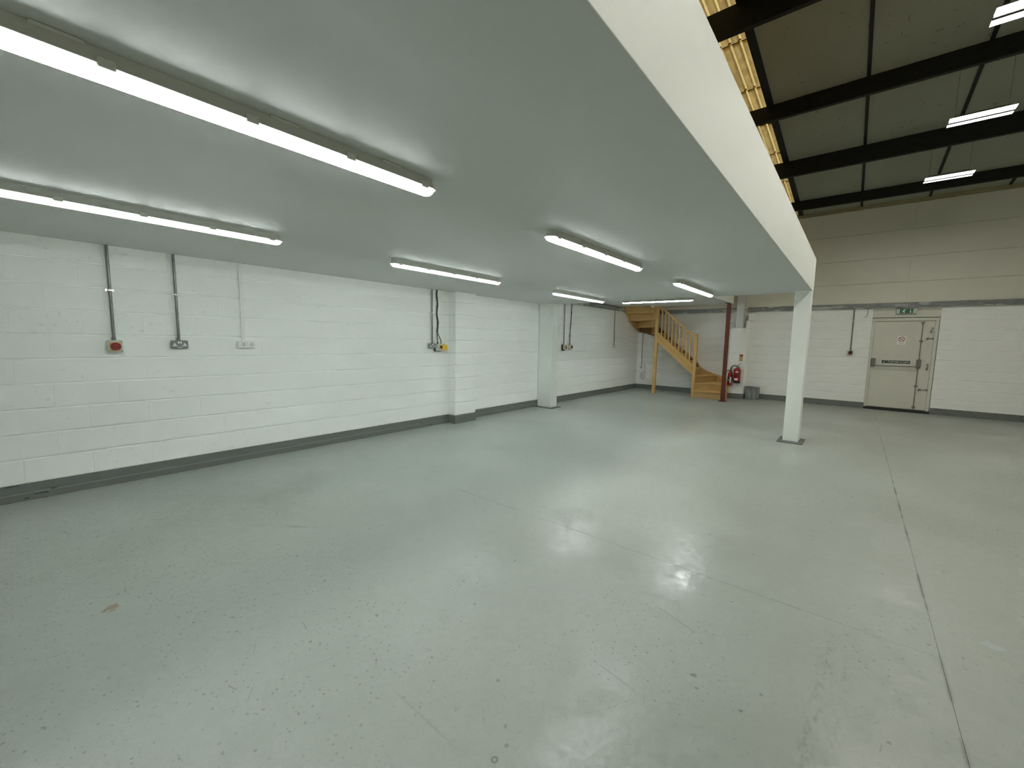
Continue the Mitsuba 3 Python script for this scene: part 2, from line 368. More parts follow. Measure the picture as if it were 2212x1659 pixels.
# block pier carrying the steel stanchion
pier = 'wall_back__pier'; used.add(pier)
solo(pier, bx(2.957, 3.373, 13.256, D, 0, 2.025), 'paint_wall')
for k in range(9):
    z0 = 0 if k == 0 else Z0+(k-1)*CO+.0
    z1 = min(Z0+k*CO, 2.03)
    part(pier, 'block', bx(2.95, 3.38, 13.25, D-.001, z0+.002, z1-.002, .005), 'paint_wall')
part(pier, 'block', bx(3.30, 3.385, 13.42, D-.001, 2.031, 2.235, .006), 'paint_wall')
part(pier, 'block', bx(3.335, 3.46, 13.50, D-.001, 2.24, 2.44, .006), 'paint_wall')
part(pier, 'block', bx(2.95, 3.03, 13.45, D-.001, 2.031, 2.49, .006), 'paint_wall')
# smooth panels above the rail
for z0, z1 in ((2.50, 3.115), (3.115, 3.705), (3.705, 4.335), (4.335, 4.93)):
    for x0, x1 in ((0, 3.0), (3.0, 6.6), (6.6, XR)):
        part('wall_back', 'panel', bx(x0+.0004, x1-.0004, D-.012, D+.005, z0+.002, z1-.002, .0015), 'paint_panel')
# unseen sides of the hall
structure('wall_right'); solo('wall_right', bx(XR, XR+.25, YF-.2, D+.3, -.15, 7), 'paint_panel')
structure('wall_front'); solo('wall_front', bx(-.3, XR+.2, YF-.25, YF, -.15, 7), 'paint_panel')

# ------------------------------------------------------------------ painted skirting
structure('baseboard_left', 'dark grey painted band along the foot of the left wall')
def band_profile(t0, t1): return [(0, 0), (t1, 0), (t1, .066), (t1-.003, .072), (t0, .074), (t0, .1545), (0, .1545)]
solo('baseboard_left', cat(extrude([(x-.006, z) for x, z in band_profile(.008, .016)], 5.124-YF, 'xz', YF), extrude([(x-.006, z) for x, z in band_profile(.008, .012)], D-5.661, 'xz', 5.661),
     bx(0, .199, 5.123, 5.131, 0, .1545), bx(.191, .199, 5.131, 5.662, 0, .1545), bx(0, .191, 5.654, 5.662, 0, .1545)), 'paint_skirting')
structure('baseboard_back', 'dark grey painted band along the foot of the end wall')
def bband(x0, x1): return cat(bx(x0, x1, D-.009, D+.004, .0, .150), bx(x0, x1, D-.016, D-.008, 0, .07))
solo('baseboard_back', cat(bband(.0, 2.95), bband(3.38, OX0), bband(OX1, XR), bx(2.942, 3.388, 13.241, 13.252, 0, .150), bx(3.379, 3.389, 13.252, D, 0, .150), bx(2.941, 2.951, 13.252, D, 0, .150)), 'paint_skirting')

# ------------------------------------------------------------------ mezzanine
structure('mezzanine', 'white boxed mezzanine deck with a deep fascia')
MX, MY = 5.18, 8.22
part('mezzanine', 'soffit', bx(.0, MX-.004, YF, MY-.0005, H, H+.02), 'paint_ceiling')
part('mezzanine', 'fascia', extrude([(MX-.0035, H-.0005), (MX-.0005, H-.0005), (MX, H+.001), (MX, 2.913), (MX-.002, 2.915), (MX-.025, 2.915), (MX-.025, H+.021), (MX-.0035, H+.021)], MY-YF, 'xz', YF), 'paint_fascia')
part('mezzanine', 'end_board', bx(0.0, MX-.0255, MY-.019, MY, H+.0205, 2.88), 'paint_fascia')
part('mezzanine', 'deck', cat(bx(0, MX-.026, YF, MY, 2.881, 2.914), bx(.0, 3.1, MY+.001, 12.19, 2.881, 2.914), bx(.98, 3.1, 12.191, 12.65, 2.881, 2.914)), 'wood_y')
LZ = 2.662
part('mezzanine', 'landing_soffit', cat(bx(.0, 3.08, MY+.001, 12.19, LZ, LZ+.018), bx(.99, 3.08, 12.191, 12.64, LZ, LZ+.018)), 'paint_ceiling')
part('mezzanine', 'landing_fascia', bx(3.081, 3.10, MY+.001, 12.66, LZ-.004, 2.88), 'paint_fascia')
part('mezzanine', 'landing_edge', cat(bx(1.06, 3.08, 12.641, 12.66, LZ-.002, 2.88), bx(.98, .989, 12.191, 12.64, LZ, 2.88), bx(0.07, .979, 12.192, 12.20, LZ, 2.88)), 'paint_fascia')

def boxed_column(x0, x1, y0, y1, px0, px1, py0, py1, label):
    t = thing('column', label, 'column')
    part(t, 'casing', bx(x0, x1, y0, y1, .012, H-.001, .003), 'paint_fascia')
    part(t, 'base_plate', bx(px0, px1, py0, py1, .0, .013, .002), 'grey_plate', label='grey steel base plate')
    for qx in (px0+.025, px1-.025):
        part(t, 'bolt', lathe([(0, .026), (.009, .026), (.009, .013)], (qx, py0+.022), 6), 'dull_metal')
boxed_column(4.966, 5.176, 7.93, 8.218, 4.90, 5.245, 7.80, 8.29, 'white boxed square column at the free corner of the mezzanine')
boxed_column(.012, .388, 7.94, 8.20, .03, .48, 7.85, 8.24, 'white boxed square column standing against the left wall')

# ------------------------------------------------------------------ roof
structure('ceiling', 'dark sloping roof lining of the hall')
def roof_slab(x0, x1, y0, y1, lo, hi):
    """Box that follows the roof slope; lo and hi are heights above the lining plane."""
    v = [(x, y, zroof(y)+h) for x in (x0, x1) for y in (y0, y1) for h in (lo, hi)]
    return trimesh.convex.convex_hull(np.array(v))
PUR = [-3.4, -1.1, 1.22, 3.55, 5.96, 8.30, 10.45, 12.71]
gx = [.8, 2.0, 3.2, 4.40, 5.60, 6.80, 8.0, 9.2, 10.4]
edges = [-.28] + gx + [XR+.2]
ys = [YF-.2] + PUR[1:] + [D+.22]
solo('ceiling', cat(roof_slab(-.3, 3.20, YF-.25, D+.22, .03, .08), roof_slab(4.40, XR+.25, YF-.25, D+.22, .03, .08)), 'roof_black')
for i in range(len(edges)-1):
    if abs(edges[i]-3.2) < .01: continue
    for j in range(len(ys)-1):
        part('ceiling', 'panel', roof_slab(edges[i]+.004, edges[i+1]-.004, ys[j]+.003, ys[j+1]-.003, 0, .028), 'roof_board')
for g in gx:
    w = .022
    x0, x1 = (g-.085, g+.012) if abs(g-4.40) < .01 else ((g-.012, g+.03) if abs(g-3.2) < .01 else (g-w, g+w))
    part('ceiling', 'joint_strip', roof_slab(x0, x1, YF, D-.02, -.020, -.001) if abs(g-4.4) > .01 else roof_slab(x0, x1, YF, D-.02, -.03, .02), 'roof_black')
pd = [.27, .27, .27, .27, .325, .244, .307, .217]
for y, d in zip(PUR[1:], pd[1:]):
    prof = np.array([(y, 0), (y+.012, 0), (y+.012, -d+.012), (y+.07, -d+.012), (y+.07, -d), (y, -d)])
    zz = zroof(y)-.001
    m = extrude([(a, zz+b) for a, b in prof], XR+.1, 'yz', .0)
    part('ceiling', 'purlin', m, 'roof_black')
    # dusty cleats where the purlin meets the lining
for k, (y, x) in enumerate(((8.47, 6.98), (10.69, 5.3), (10.69, 6.1))):
    pass
# roof light of corrugated translucent sheets between the boards
def corrugated(x0, x1, y0, y1, lift0, lift1):
    prof = []
    for i in range(int((x1-x0)/.125)+1):
        a = x0+i*.125
        prof += [(a, 0), (a+.072, 0), (a+.085, .032), (a+.112, .032)]
    prof = [(min(a, x1), h) for a, h in prof]
    V = [(a, y, zroof(y)+h+l) for y, l in ((y0, lift0), (y1, lift1)) for a, h in prof]; n = len(prof)
    return trimesh.Trimesh(V, [f for i in range(n-1) for f in ((i, i+1, n+i+1), (i, n+i+1, n+i))], process=False)
t = thing('skylight', 'strip of yellowed corrugated translucent roof sheets beside the mezzanine fascia', 'skylight')
laps = [-1.0, 1.2, 3.45, 5.62, 6.76, 7.89, 9.02, 10.19, 11.63, D-.05]
for a, b in zip(laps[:-1], laps[1:]):
    part(t, 'sheet', corrugated(3.095, 4.44, a-.02, b+.05, .095, .117), 'sheet_translucent')
for a in laps[1:-1]:
    q = corrugated(3.095, 4.44, a-.026, a-.012, .089, .0905); n_ = len(q.vertices)
    part(t, 'lap_seal', trimesh.Trimesh(np.vstack([q.vertices, q.vertices+[0, 0, .004]]), np.vstack([q.faces[:, ::-1], q.faces+n_]), process=False), 'roof_black')
# plate at the head of the end wall
structure('trim_1', 'timber plate where the end wall meets the roof')
solo('trim_1', cat(bx(0, XR, D-.055, D-.012, 4.965, 5.03, .003), bx(0, XR, D-.03, D-.0125, 4.925, 4.964, .002)), 'timber_plate')

# ------------------------------------------------------------------ steel rails on the walls
def channel_x(x0, x1, y, z0, z1):
    return cat(bx(x0, x1, y-.045, y-.041, z0, z1), bx(x0, x1, y-.041, y, z0, z0+.004), bx(x0, x1, y-.041, y, z1-.004, z1))
t = thing('steel_rail', 'scuffed galvanised steel rail across the end wall above the door', 'rail')
part(t, 'channel', channel_x(.05, 3.03, D-.013, 2.503, 2.625), 'galvanised')
part(t, 'channel', channel_x(3.30, XR-.01, D-.013, 2.503, 2.625), 'galvanised')
for x in (1.45, 4.6, 8.0): part(t, 'joint_plate', bx(x, x+.03, D-.062, D-.0585, 2.51, 2.62), 'dull_metal')
t = thing('steel_rail', 'galvanised steel rail along the left wall beneath the landing', 'rail')
part(t, 'channel', cat(bx(.041, .045, MY+.01, 12.46, 2.53, 2.63), bx(.002, .041, MY+.01, 12.46, 2.53, 2.534), bx(.002, .041, MY+.01, 12.46, 2.626, 2.63)), 'galvanised')
part(t, 'cable', tube(curve([(.06, 9.6, 2.61), (.062, 10.3, 2.645), (.06, 11.1, 2.64), (.06, 11.9, 2.632), (.06, 12.3, 2.62)]), .006, 6), 'rubber_black', smooth=True)
t = thing('pipe_stub', 'short white pipe stub on the rail of the left wall', 'pipe')
part(t, 'pipe', cyl((.075, 9.74, 2.515), (.075, 9.74, 2.585), .024), 'plastic_white', smooth=40)
part(t, 'clip', bx(.046, .056, 9.70, 9.78, 2.53, 2.56, .002), 'plastic_white')

# ------------------------------------------------------------------ steel stanchion and red post
t = thing('stanchion', 'pale grey steel roof stanchion rising from the block pier', 'steel column')
part(t, 'front_flange', bx(3.06, 3.25, 13.30, 13.312, 2.031, 5.05, .002), 'paint_steel')
part(t, 'web', bx(3.15, 3.16, 13.3125, 13.488, 2.031, 5.05), 'paint_steel')
part(t, 'rear_flange', bx(3.06, 3.25, 13.4885, 13.50, 2.031, 5.05, .002), 'paint_steel')
t = thing('steel_post', 'thin dark red steel post beside the bottom of the stair', 'post')
part(t, 'shaft', bx(3.022, 3.112, 12.30, 12.39, .012, LZ-.018, .006), 'post_red')
part(t, 'base_plate', bx(2.975, 3.16, 12.25, 12.44, 0, .012, .002), 'post_red')
part(t, 'head_plate', bx(2.975, 3.075, 12.25, 12.44, LZ-.018, LZ-.006, .002), 'dull_metal')

# ------------------------------------------------------------------ batten lights
def frame_at(cx, cy, z, deg): return trimesh.transformations.translation_matrix((cx, cy, z)) @ trimesh.transformations.rotation_matrix(math.radians(deg), (0, 0, 1))
def ring(L, W, z): 
    s = stadium(L, W); return np.c_[s, np.full(len(s), z)]
LB = 1.80
body_m = loft([ring(LB-.040, .078, -.0005), ring(LB-.036, .082, -.020), ring(LB-.010, .100, -.046), ring(LB-.004, .106, -.0485), ring(LB-.004, .106, -.0515)][::-1])
diff_m = loft([ring(LB-.022, .088, -.052), ring(LB-.024, .086, -.057), ring(LB-.036, .074, -.068), ring(LB-.056, .054, -.0775), ring(LB-.085, .028, -.083), ring(LB-.10, .012, -.084)][::-1])
clip_m = [bx(a-.022, a+.022, s_*.047, s_*.0555, -.060, -.030, .003) for s_ in (-1, 1) for a in (-.80, -.42, -.02, .38, .80)]
brk_m = [bx(a-.055, a+.055, -.052, .052, -.010, -.0005, .002) for a in (-.52, .10, .60)]
def batten(cx, cy, z, deg, label):
    t = thing('batten_light', label, 'ceiling light', 'batten lights under the mezzanine')
    M = frame_at(cx, cy, z, deg)
    part(t, 'body', xform(body_m, M), 'plastic_body', smooth=35)
    k = part(t, 'diffuser', xform(diff_m, M), 'lens_off', smooth=35, label='glowing white diffuser')
    scene[k]['emitter'] = {'type': 'area', 'radiance': rgb(BATTEN)}
    for c in clip_m: part(t, 'clip', xform(c, M), 'plastic_body')
    for b in brk_m: part(t, 'bracket', xform(b, M), 'plastic_body')
batten(3.89, .665, H, 90, 'largest batten light, nearest the camera, running off the left edge near the top')
batten(1.87, .665, H, 90, 'batten light cut by the left picture edge, above the red switch on the wall')
batten(1.81, 3.59, H, 90, 'batten light in the row by the left wall, in front of the chipped pilaster')
batten(3.86, 3.61, H, 90, 'batten light in the middle of the soffit, second of its row by the fascia')
batten(1.77, 6.79, H, 90, 'batten light above the boxed column at the left wall, last of the wall row')
batten(3.83, 6.67, H, 90, 'short looking batten light at the far right of the soffit, last of the fascia row')
batten(1.755, 10.57, LZ, 4, 'crosswise batten light in front of the top of the wooden stair')

# ------------------------------------------------------------------ hanging twin strip lights of the hall
def hall_light(x0, y, z, label, dp):
    t = thing('pendant_light', label, 'hanging light', 'hanging twin strip lights in the hall')
    L = .60
    part(t, 'tray', bx(x0, x0+L, y-.150, y+.150, z+.012, z+.022, .002), 'dull_metal')
    part(t, 'gear_box', bx(x0+.05, x0+L-.05, y-.035, y+.035, z+.0225, z+.075, .004), 'dull_metal')
    part(t, 'spine', bx(x0, x0+L, y-.020, y+.020, z-.004, z+.0115, .003), 'rubber_black')
    for s_ in (-1, 1):
        k = part(t, 'strip', bx(x0+.004, x0+L-.004, y+s_*.026, y+s_*.140, z+.007, z+.0115), 'lens_off', label='glowing white strip')
        scene[k]['emitter'] = {'type': 'area', 'radiance': rgb(HALL)}
    for xx in (x0+.06, x0+L-.06):
        part(t, 'wire', tube([(xx, y, z+.076), (xx, y, zroof(y)-dp)], .0022, 5), 'dull_metal')
HX = 6.49
hall_light(HX+.01, 5.995, 4.578, 'twin strip light hanging nearest, cut by the right picture edge', .325)
hall_light(HX, 8.335, 4.576, 'middle one of the three hanging twin strip lights in view', .244)
hall_light(HX-.03, 10.485, 4.47, 'farthest hanging twin strip light, closest to the end wall', .307)
for yy, w in ((3.585, 'first'), (1.255, 'second'), (-1.065, 'third')): hall_light(HX, yy, 4.60, w + ' hanging twin strip light of the row beyond the upper picture edge', .27)

# ------------------------------------------------------------------ stair
st = thing('staircase', 'pine winder staircase with open balustrade in the far left corner', 'staircase')
RI = 2.915/14
yw = 13.66
newel = (2.18, 12.695)
lines = {1: ((2.227, 12.60), (2.955, 12.60)), 2: ((2.22, 12.70), (2.955, 13.06)), 3: ((2.20, 12.72), (2.57, yw)), 4: ((2.17, 12.73), (2.10, yw)),
         5: ((1.957, 12.712), (1.957, yw)), 6: ((1.718, 12.712), (1.718, yw)), 7: ((1.48, 12.712), (1.48, yw)), 8: ((1.241, 12.712), (1.241, yw)), 9: ((1.003, 12.735), (1.003, yw)),
         10: ((.985, 12.74), (.50, yw)), 11: ((.965, 12.735), (.065, 13.40)), 12: ((.96, 12.80), (.065, 12.80)), 13: ((.96, 12.47), (.065, 12.47)), 14: ((.96, 12.21), (.065, 12.21))}
polys = {1: [(2.227, 12.60), (2.955, 12.60), (2.955, 13.06), (2.20, 12.73)], 2: [(2.2, 12.71), (2.955, 13.06), (2.955, yw), (2.57, yw)], 3: [(2.2, 12.72), (2.57, yw), (2.10, yw), (2.16, 12.73)],
         4: [(2.17, 12.712), (2.10, yw), (1.957, yw), (1.957, 12.712)]}
for k in (5, 6, 7, 8): polys[k] = [(lines[k][0][0], 12.712), (lines[k][0][0], yw), (lines[k+1][0][0], yw), (lines[k+1][0][0], 12.712)]
polys[9] = [(1.003, 12.72), (1.003, yw), (.50, yw), (.98, 12.74)]
polys[10] = [(.98, 12.74), (.50, yw), (.065, yw), (.065, 13.40)]
polys[11] = [(.96, 12.735), (.065, 13.40), (.065, 12.80), (.96, 12.80)]
polys[12] = [(.065, 12.80), (.96, 12.80), (.96, 12.47), (.065, 12.47)]
polys[13] = [(.065, 12.47), (.96, 12.47), (.96, 12.21), (.065, 12.21)]
inside = unary_union([sbox(1.0, 2.955, 12.712, yw), sbox(2.225, 2.955, 12.53, 13.0), sbox(.065, 1.06, 12.74, yw), sbox(.065, .96, 12.0, 12.8)])
for k in range(1, 14):
    p = Polygon(polys[k]).buffer(.034, join_style=2, mitre_limit=2).intersection(inside)
    part(st, 'tread', extrude(max(getattr(p, 'geoms', [p]), key=lambda g: g.area), .028, 'xy', k*RI-.028), 'wood_x' if k not in (4, 5, 6, 7, 8, 9) else 'wood_y')
for k in range(1, 15):
    a, b = np.array(lines[k][0]), np.array(lines[k][1])
    q = LineString([a, b]).buffer(.006, cap_style=2)
    part(st, 'riser', extrude(q, RI-.030, 'xy', (k-1)*RI+.001), 'wood_riser')
part(st, 'outer_string', extrude([(2.134, .935), (1.058, 1.874), (1.058, 1.590), (2.134, .652)], .034, 'xz', 12.676), 'wood_slope')
part(st, 'wall_string', extrude([(2.96, 0), (2.96, .50), (2.71, .587), (2.34, .705), (2.15, .80), (2.02, .925), (2.02, .64), (2.1, .57), (2.45, .23), (2.75, 0)], .03, 'xz', yw), 'wood_slope')
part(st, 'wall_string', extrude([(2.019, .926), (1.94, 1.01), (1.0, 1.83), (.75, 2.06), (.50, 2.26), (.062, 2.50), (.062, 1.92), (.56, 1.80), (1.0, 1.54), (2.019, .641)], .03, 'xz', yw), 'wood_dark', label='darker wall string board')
part(st, 'wall_string', extrude([(13.69, 1.92), (13.69, 2.52), (12.85, 2.80), (12.50, 2.875), (12.21, 2.878), (12.21, 2.80), (12.48, 2.645), (12.884, 2.215), (13.30, 2.03)], .03, 'yz', .030), 'wood_y')
part(st, 'end_string', extrude([(12.585, 0), (12.585, .27), (13.06, .50), (13.40, .55), (13.69, .50), (13.69, 0)], .028, 'yz', 2.96), 'wood_y')
part(st, 'landing_string', extrude([(12.64, 2.26), (12.64, 2.60), (12.21, 2.877), (12.21, 2.70)], .02, 'yz', .963), 'wood_y')
part(st, 'newel_post', bx(2.135, 2.225, 12.65, 12.74, .0, 1.80, .004), 'wood_z')
part(st, 'newel_cap', trimesh.convex.convex_hull([(2.13+.1*a, 12.645+.1*b, 1.801) for a in (0, 1) for b in (0, 1)] + [(2.13+.1*a, 12.645+.1*b, 1.812) for a in (0, 1) for b in (0, 1)] + [(2.155+.05*a, 12.67+.05*b, 1.828) for a in (0, 1) for b in (0, 1)]), 'wood_x')
part(st, 'newel_post', bx(.968, 1.058, 12.655, 12.745, .0, 2.90, .004), 'wood_z')
def rail_z(x): return 1.785 + .872*(2.135-x)
part(st, 'handrail', extrude([(2.134, rail_z(2.134)-.052), (2.134, rail_z(2.134)+.012), (1.059, rail_z(1.059)+.012), (1.059, rail_z(1.059)-.052)], .058, 'xz', 12.665), 'wood_slope')
def string_z(x): return .935 + .872*(2.134-x)
part(st, 'base_rail', extrude([(2.134, string_z(2.134)+.001), (2.134, string_z(2.134)+.022), (1.059, string_z(1.059)+.022), (1.059, string_z(1.059)+.001)], .06, 'xz', 12.664), 'wood_slope')
for i in range(9):
    x = 2.134-.1076*(i+1)
    part(st, 'baluster', extrude([(x-.016, string_z(x-.016)+.016), (x+.016, string_z(x+.016)+.016), (x+.016, rail_z(x+.016)-.046), (x-.016, rail_z(x-.016)-.046)], .032, 'xz', 12.678), 'wood_z')
t = thing('junction_box', 'small pale box on the landing soffit at the head of the stair', 'box')
part(t, 'lid', bx(1.04, 1.13, 12.05, 12.14, LZ-.058, LZ-.052, .003), 'plastic_white')
part(t, 'body', bx(1.042, 1.128, 12.052, 12.138, LZ-.0515, LZ-.0005, .004), 'plastic_white')

# ------------------------------------------------------------------ fire door
door = 'door_1'; structure(door, 'pale painted fire exit door with push bar in the end wall')
part(door, 'head_panel', bx(OX0+.001, OX1-.001, D+.050, D+.19, 2.328, OZ-.002), 'paint_frame')
part(door, 'lintel_board', bx(OX0+.001, OX1-.001, D+.022, D+.19, 2.277, 2.327, .003), 'paint_frame')
fr = part(door, 'frame', cat(bx(OX0+.004, OX1-.006, D+.035, D+.19, 2.19, 2.262, .003), bx(OX0+.003, 6.083, D+.035, D+.19, .05, 2.189, .003), bx(7.152, OX1-.010, D+.035, D+.19, .05, 2.189, .003)), 'paint_frame')
part(door, 'threshold', bx(OX0+.0, OX1+.0, D-.02, D+.19, .0, .055, .004), 'rubber_black', label='dark threshold strip')
lf = part(door, 'leaf', bx(6.086, 7.149, D+.068, D+.112, .066, 2.186, .002), 'paint_door')
YL = D+.067
part(door, 'gap', cat(bx(6.083, 6.086, D+.075, D+.1, .06, 2.19), bx(7.149, 7.152, D+.075, D+.1, .06, 2.19), bx(6.083, 7.152, D+.075, D+.1, 2.1865, 2.1895), bx(6.083, 7.152, D+.08, D+.1, .056, .0655)), 'dark_gap')
t = part(lf, 'bolt_rod', cyl((6.945, YL-.022, .09), (6.945, YL-.022, 2.165), .009, 10), 'dull_metal', smooth=40, label='dark vertical bolt rod')
for z in (.135, .637, 1.715, 2.145): part(lf, 'rod_guide', bx(6.912, 6.978, YL-.034, YL-.0005, z-.014, z+.014, .004), 'dull_metal')
for x0, x1 in ((6.088, 6.168), (6.905, 6.985)):
    part(lf, 'bar_case', cat(bx(x0, x1, YL-.075, YL-.0005, 1.075, 1.275, .012), bx(x0+.008, x1-.008, YL-.082, YL-.0755, 1.10, 1.17, .003), bx(x0+.008, x1-.008, YL-.082, YL-.0755, 1.185, 1.255, .003)), 'plastic_grey' if 0 else 'dull_metal', label='grey push bar mechanism case')
part(lf, 'push_bar', cyl((6.15, YL-.095, 1.10), (6.93, YL-.095, 1.10), .013, 12), 'dull_metal', smooth=40, label='horizontal grey push bar')
for z, xa, xb in ((1.775, 7.025, 7.148), (.56, 6.99, 7.148)):
    part(lf, 'slide_bolt', cat(cyl((xa, YL-.018, z), (xb+.02, YL-.018, z), .008, 8), bx(xa+.015, xa+.045, YL-.026, YL-.0005, z-.02, z+.02, .003), bx(xb-.022, xb, YL-.026, YL-.0005, z-.022, z+.022, .003), cyl((xa+.008, YL-.018, z), (xa+.004, YL-.045, z-.035), .008, 8)), 'dull_metal')
part(lf, 'lock_cover', xform(bx(-.017, .017, -.018, 0, -.075, .075, .008), trimesh.transformations.translation_matrix((7.10, YL-.0006, 1.10)) @ trimesh.transformations.rotation_matrix(.05, (0, 1, 0))), 'dull_metal')
part(lf, 'lock_cover', xform(bx(-.008, .008, -.006, 0, -.055, .055, .003), trimesh.transformations.translation_matrix((7.092, YL-.019, 1.105)) @ trimesh.transformations.rotation_matrix(.38, (0, 1, 0))), 'bright_metal')
part(lf, 'hook', tube(curve([(7.12, YL-.002, 2.03), (7.12, YL-.03, 2.02), (7.10, YL-.035, 1.97), (7.085, YL-.03, 1.93), (7.11, YL-.03, 1.915), (7.135, YL-.028, 1.94)]), .007, 7), 'dull_metal', smooth=40)
# signs on and over the door
def letters(text, h, x, z, y, m, parent, name='lettering', bold=True):
    q = meshkit.text_mesh(text, h, .0012, bold); v = q.vertices
    part(parent, name, trimesh.Trimesh(np.c_[x+v[:, 0], y-v[:, 2], z+v[:, 1]], q.faces, process=False), m)
    return x + v[:, 0].max()
t = thing('push_bar_sign', 'dark green strip sign reading Push bar to open on the door', 'sign')
part(t, 'plate', bx(6.29, 6.80, YL-.0035, YL-.0005, 1.165, 1.232, .0006), 'dark_green')
q = meshkit.text_mesh('Push bar to open', .034, .0012, True)
sc = .375/(q.vertices[:, 0].max()-q.vertices[:, 0].min())
v = q.vertices
part(t, 'lettering', trimesh.Trimesh(np.c_[6.405+v[:, 0]*sc, YL-.0035-v[:, 2], 1.187+v[:, 1]], q.faces, process=False), 'sign_white', label='white words')
tick = LineString([(6.318, 1.200), (6.330, 1.187), (6.356, 1.214)]).buffer(.005)
part(t, 'tick', extrude(tick, .0012, 'xz', YL-.0047), 'sign_white'); part(t, 'divider', bx(6.383, 6.386, YL-.0047, YL-.0035, 1.172, 1.225), 'sign_white')
t = thing('no_smoking_sign', 'small white sign with a red crossed circle on the upper door', 'sign')
part(t, 'plate', bx(6.527, 6.683, YL-.0035, YL-.0005, 1.625, 1.825, .0006), 'sign_white')
c = Point(6.605, 1.752)
part(t, 'red_circle', extrude(unary_union([c.buffer(.058).difference(c.buffer(.046)), affinity.rotate(sbox(6.605-.048, 6.605+.048, 1.747, 1.757), -45, origin=(6.605, 1.752))]), .0012, 'xz', YL-.0047), 'sign_red')
part(t, 'cigarette', cat(bx(6.575, 6.622, YL-.0042, YL-.0035, 1.745, 1.754), bx(6.6235, 6.634, YL-.0042, YL-.0035, 1.745, 1.754)), 'plastic_black')
part(t, 'small_print', cat(bx(6.555, 6.655, YL-.0042, YL-.0035, 1.663, 1.669), bx(6.565, 6.645, YL-.0042, YL-.0035, 1.648, 1.654)), 'plastic_grey')
t = thing('exit_sign', 'green emergency exit sign box with running figure above the door', 'exit sign')
ye = D-.030
part(t, 'housing', bx(6.452, 6.812, ye, D+.049, 2.362, 2.478, .006), 'plastic_grey')
part(t, 'face', bx(6.512, 6.742, ye-.004, ye-.0005, 2.368, 2.472, .001), 'green_sign', label='green pictogram panel')
man = unary_union([Point(6.598, 2.455).buffer(.0095), LineString([(6.592, 2.440), (6.580, 2.415)]).buffer(.009), LineString([(6.580, 2.415), (6.594, 2.400), (6.586, 2.378)]).buffer(.006), LineString([(6.578, 2.415), (6.562, 2.400), (6.543, 2.400)]).buffer(.006),
                   LineString([(6.592, 2.440), (6.610, 2.430), (6.620, 2.440)]).buffer(.0045), LineString([(6.590, 2.440), (6.570, 2.442), (6.560, 2.425)]).buffer(.0045)])
part(t, 'running_figure', extrude(man, .0012, 'xz', ye-.0053), 'sign_white') if man.geom_type == 'Polygon' else part(t, 'running_figure', cat(*[extrude(g, .0012, 'xz', ye-.0053) for g in man.geoms]), 'sign_white')
part(t, 'arrow', extrude(Polygon([(6.692, 2.462), (6.704, 2.462), (6.704, 2.405), (6.720, 2.405), (6.698, 2.376), (6.676, 2.405), (6.692, 2.405)]), .0012, 'xz', ye-.0053), 'sign_white')
for xx in (6.47, 6.517): part(t, 'bracket', bx(xx, xx+.013, ye+.01, D-.001, 2.4785, 2.50), 'rubber_black')

# ------------------------------------------------------------------ electrical fittings on the left wall
def conduit(p0, p1, r, label, m='conduit_metal', clips=(), foot=True, group=None, name='conduit'):
    t = thing(name, label, 'conduit', group)
    part(t, 'pipe', cyl(p0, p1, r, 14), m, smooth=40)
    ax = 'x' if p0[0] < .2 and p0[1] < 13 else 'y'
    x, y, _ = p0
    if foot: part(t, 'gland', cyl((x, y, p1[2]), (x, y, p1[2]+.03), r*1.35, 14), m, smooth=40)
    for z in clips:
        if ax == 'x': c = cat(bx(0.0005, .006, y-r-.022, y+r+.022, z-.012, z+.012, .002), bx(.004, x+r+.003, y-r-.004, y+r+.004, z-.010, z+.010, .004))
        else: c = cat(bx(x-r-.022, x+r+.022, D-.006, D-.0005, z-.012, z+.012, .002), bx(x-r-.004, x+r+.004, y-r-.003, D-.004, z-.010, z+.010, .004))
        part(t, 'saddle_clip', c, 'bright_metal')
    return t
def front(x, parent, name, poly, th, m, **kw):
    """Flat piece on a fitting that faces +x: poly in (y, z)."""
    return part(parent, name, extrude(poly, th, 'yz', x), m, **kw)
t = thing('isolator_switch', 'grey isolator box with a large round red knob on the left wall', 'switch')
part(t, 'box', bx(.001, .058, .607, .724, 1.358, 1.478, .008), 'plastic_grey', smooth=False)
front(.0585, t, 'surround', sbox(.625, .706, 1.374, 1.462).buffer(-.006).buffer(.006), .004, 'orange', label='orange square surround')
k = cyl((.063, .668, 1.418), (.088, .668, 1.418), .0385, 28); part(t, 'knob', k, 'switch_red', smooth=40, label='round red rotary knob')
part(t, 'grip', bx(.0885, .098, .634, .702, 1.411, 1.425, .003), 'switch_red')
for y in (.617, .714):
    for z in (1.368, 1.468): part(t, 'screw', cyl((.058, y, z), (.0605, y, z), .005, 8), 'dull_metal')
conduit((.024, .662, 2.409), (.024, .664, 1.479), .0125, 'galvanised conduit dropping to the red isolator switch', clips=(1.973,))
t = thing('cable', 'thin pale cable beside the conduit of the red isolator, near the soffit', 'cable')
part(t, 'sheath', tube(curve([(.012, .628, 2.409), (.012, .630, 2.35), (.012, .640, 2.28), (.012, .646, 2.2)]), .006, 7), 'plastic_white', smooth=True)
